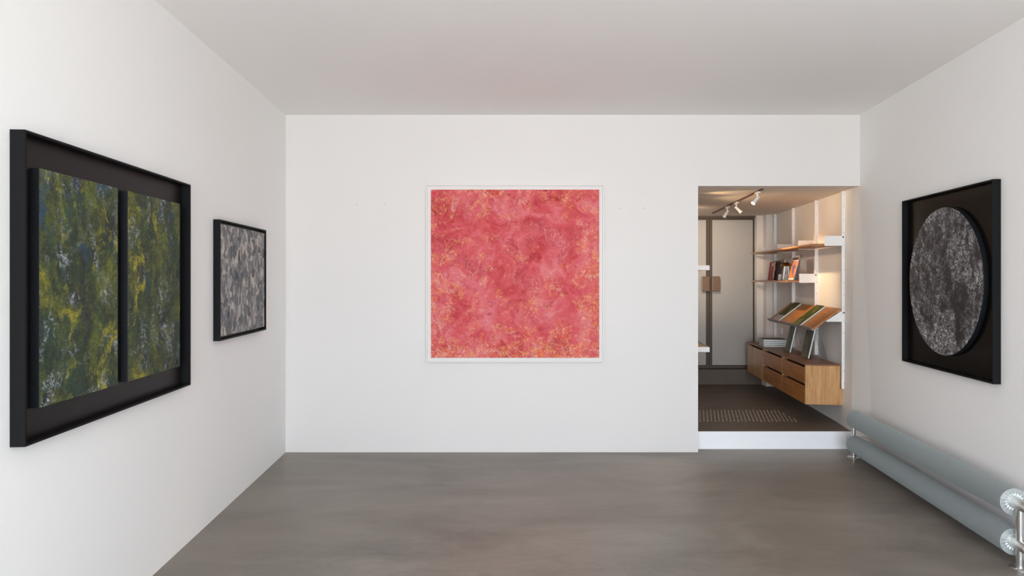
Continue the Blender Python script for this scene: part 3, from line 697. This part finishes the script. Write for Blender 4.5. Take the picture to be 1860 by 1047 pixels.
# ------------------------------------------------------------------ ceiling track and its spotlights
XT = lambda Y: 2.255+.122*(Y-5.68)*.92
bm = bmesh.new(); p0 = Vector((XT(5.235), 5.235, HB)); p1 = Vector((XT(7.18), 7.18, HB)); d = (p1-p0).normalized(); n2 = Vector((d.y, -d.x, 0))*.011
v = [p0-n2, p0+n2, p1+n2, p1-n2]; A = [bm.verts.new(q+Vector((0, 0, -.010))) for q in v]; C = [bm.verts.new(q+Vector((0, 0, -.0005))) for q in v]
bm.faces.new(A); bm.faces.new(C[::-1])
for i in range(4): bm.faces.new((A[i], C[i], C[(i+1) % 4], A[(i+1) % 4]))
bmesh.ops.recalc_face_normals(bm, faces=bm.faces)
tag(obj('lighting_track', bm, M_TRACK), 'thin dark lighting track running along the back room ceiling', 'lighting track')
def spot(Y, aim, power, lab, lit=True, size=58, stem=.045, blend=.5, col=(1, .66, .36)):
    x = XT(Y); r = empty('spotlight', (x, Y, HB-.0105), 0, label=lab, cat='spotlight', group='spotlights on the ceiling track')
    bm = bmesh.new(); dd = Vector((.122*.92, 1, 0)).normalized(); M = Matrix.Rotation(math.atan2(dd.y, dd.x), 4, 'Z')
    bx(bm, -.05, .05, -.0125, .0125, -.014, -.0003, 0, M, .002); obj('adapter', bm, M_WMETAL, r)
    bm = bmesh.new(); cyl(bm, (0, 0, -.012), (0, 0, -stem), .0065, 16); obj('stem', bm, M_WMETAL, r, True)
    a = Vector(aim).normalized(); o0 = Vector((0, 0, -stem-.010)); back = o0-a*.018
    Q = a.to_track_quat('Z', 'Y').to_matrix().to_4x4() @ Matrix.Scale(.62, 4)
    bm = bmesh.new(); lathe(bm, [(0, -.022), (.019, -.022), (.021, -.019), (.021, .006), (.017, .008), (.017, .013), (.021, .015), (.022, .06), (.031, .105), (.031, .112), (.027, .112), (.027, .104), (0, .100)], 36, 0, Matrix.Translation(o0) @ Q)
    hd = obj('head', bm, M_WMETAL, r, True)
    bm = bmesh.new(); lathe(bm, [(0, .109), (.015, .1085), (.026, .105), (.026, .1042), (0, .1042)], 32, 0, Matrix.Translation(o0) @ Q)
    obj('bulb', bm, M_BULB if lit else M_BULBOFF, hd, True)
    if lit:
        l = bpy.data.lights.new('spot_beam', 'SPOT'); l.energy = power; l.color = col; l.spot_size = math.radians(size); l.spot_blend = blend; l.shadow_soft_size = .02
        lo = bpy.data.objects.new('spot_beam', l); COL.objects.link(lo); lo.parent = r; lo.location = o0+a*.085
        lo.rotation_mode = 'QUATERNION'; lo.rotation_quaternion = a.to_track_quat('-Z', 'Y')
    return r
spot(5.38, (-.62, -.20, -.66), 10, 'white spotlight glowing brightest, nearest on the ceiling track')
spot(6.105, (.70, -.16, -.74), 14, 'white spotlight aimed right at the shelves, second on the ceiling track', size=62, blend=1.0)
spot(6.47, (-.42, .30, -.80), 0, 'white unlit spotlight, farthest on the ceiling track', lit=False)

def hidden_wash(loc, aim, power, size, blend, col=(1, .66, .38)):   # unseen lights added for the ceiling streaks, door and wall wash
    l = bpy.data.lights.new('added_wash_light', 'SPOT'); l.energy = power; l.color = col; l.spot_size = math.radians(size); l.spot_blend = blend; l.shadow_soft_size = .04
    o = bpy.data.objects.new('added_wash_light', l); COL.objects.link(o); o.location = loc
    o.rotation_mode = 'QUATERNION'; o.rotation_quaternion = Vector(aim).to_track_quat('-Z', 'Y')
hidden_wash((1.62, 5.50, 2.14), (1, .0, .24), 3.4, 46, .8)  # stands in for spotlight reflected off the tray onto the ceiling
hidden_wash((1.62, 6.60, 2.16), (1, .0, .24), 2.2, 40, .8)
hidden_wash((1.72, 5.95, 2.15), (.40, 1, -.24), 30, 58, .9, (1, .82, .64))
hidden_wash((1.70, 5.75, 2.05), (1, .14, -.02), 6.0, 84, 1.0, (1, .66, .36))

# ------------------------------------------------------------------ stud field in the raised floor
M_STUD = flat('pale_floor_stud', (.95, .92, .84), .5, .5)
bm = bmesh.new(); lathe(bm, [(.0056, 0), (.0056, .0006), (.0042, .0014), (.0012, .0018), (0, .0018)], 12)
st0 = tag(obj('floor_stud', bm, M_STUD, None, True), 'tiny pale round stud set in the dark floor of the raised back room', 'floor stud', 'studs in the back room floor')
first = True
for row in range(16):
    Yr = 5.560+row*.0307; off = (row*.0262) % .0716
    for k in range(15):
        X = 2.690-off-k*.0716
        if X < 1.70 or X > 2.70: continue
        if row == 0 and k == 0 : X = 2.655
        o = st0 if first else st0.copy()
        if not first: COL.objects.link(o)
        o.location = (X, Yr, ZB+.0002); first = False
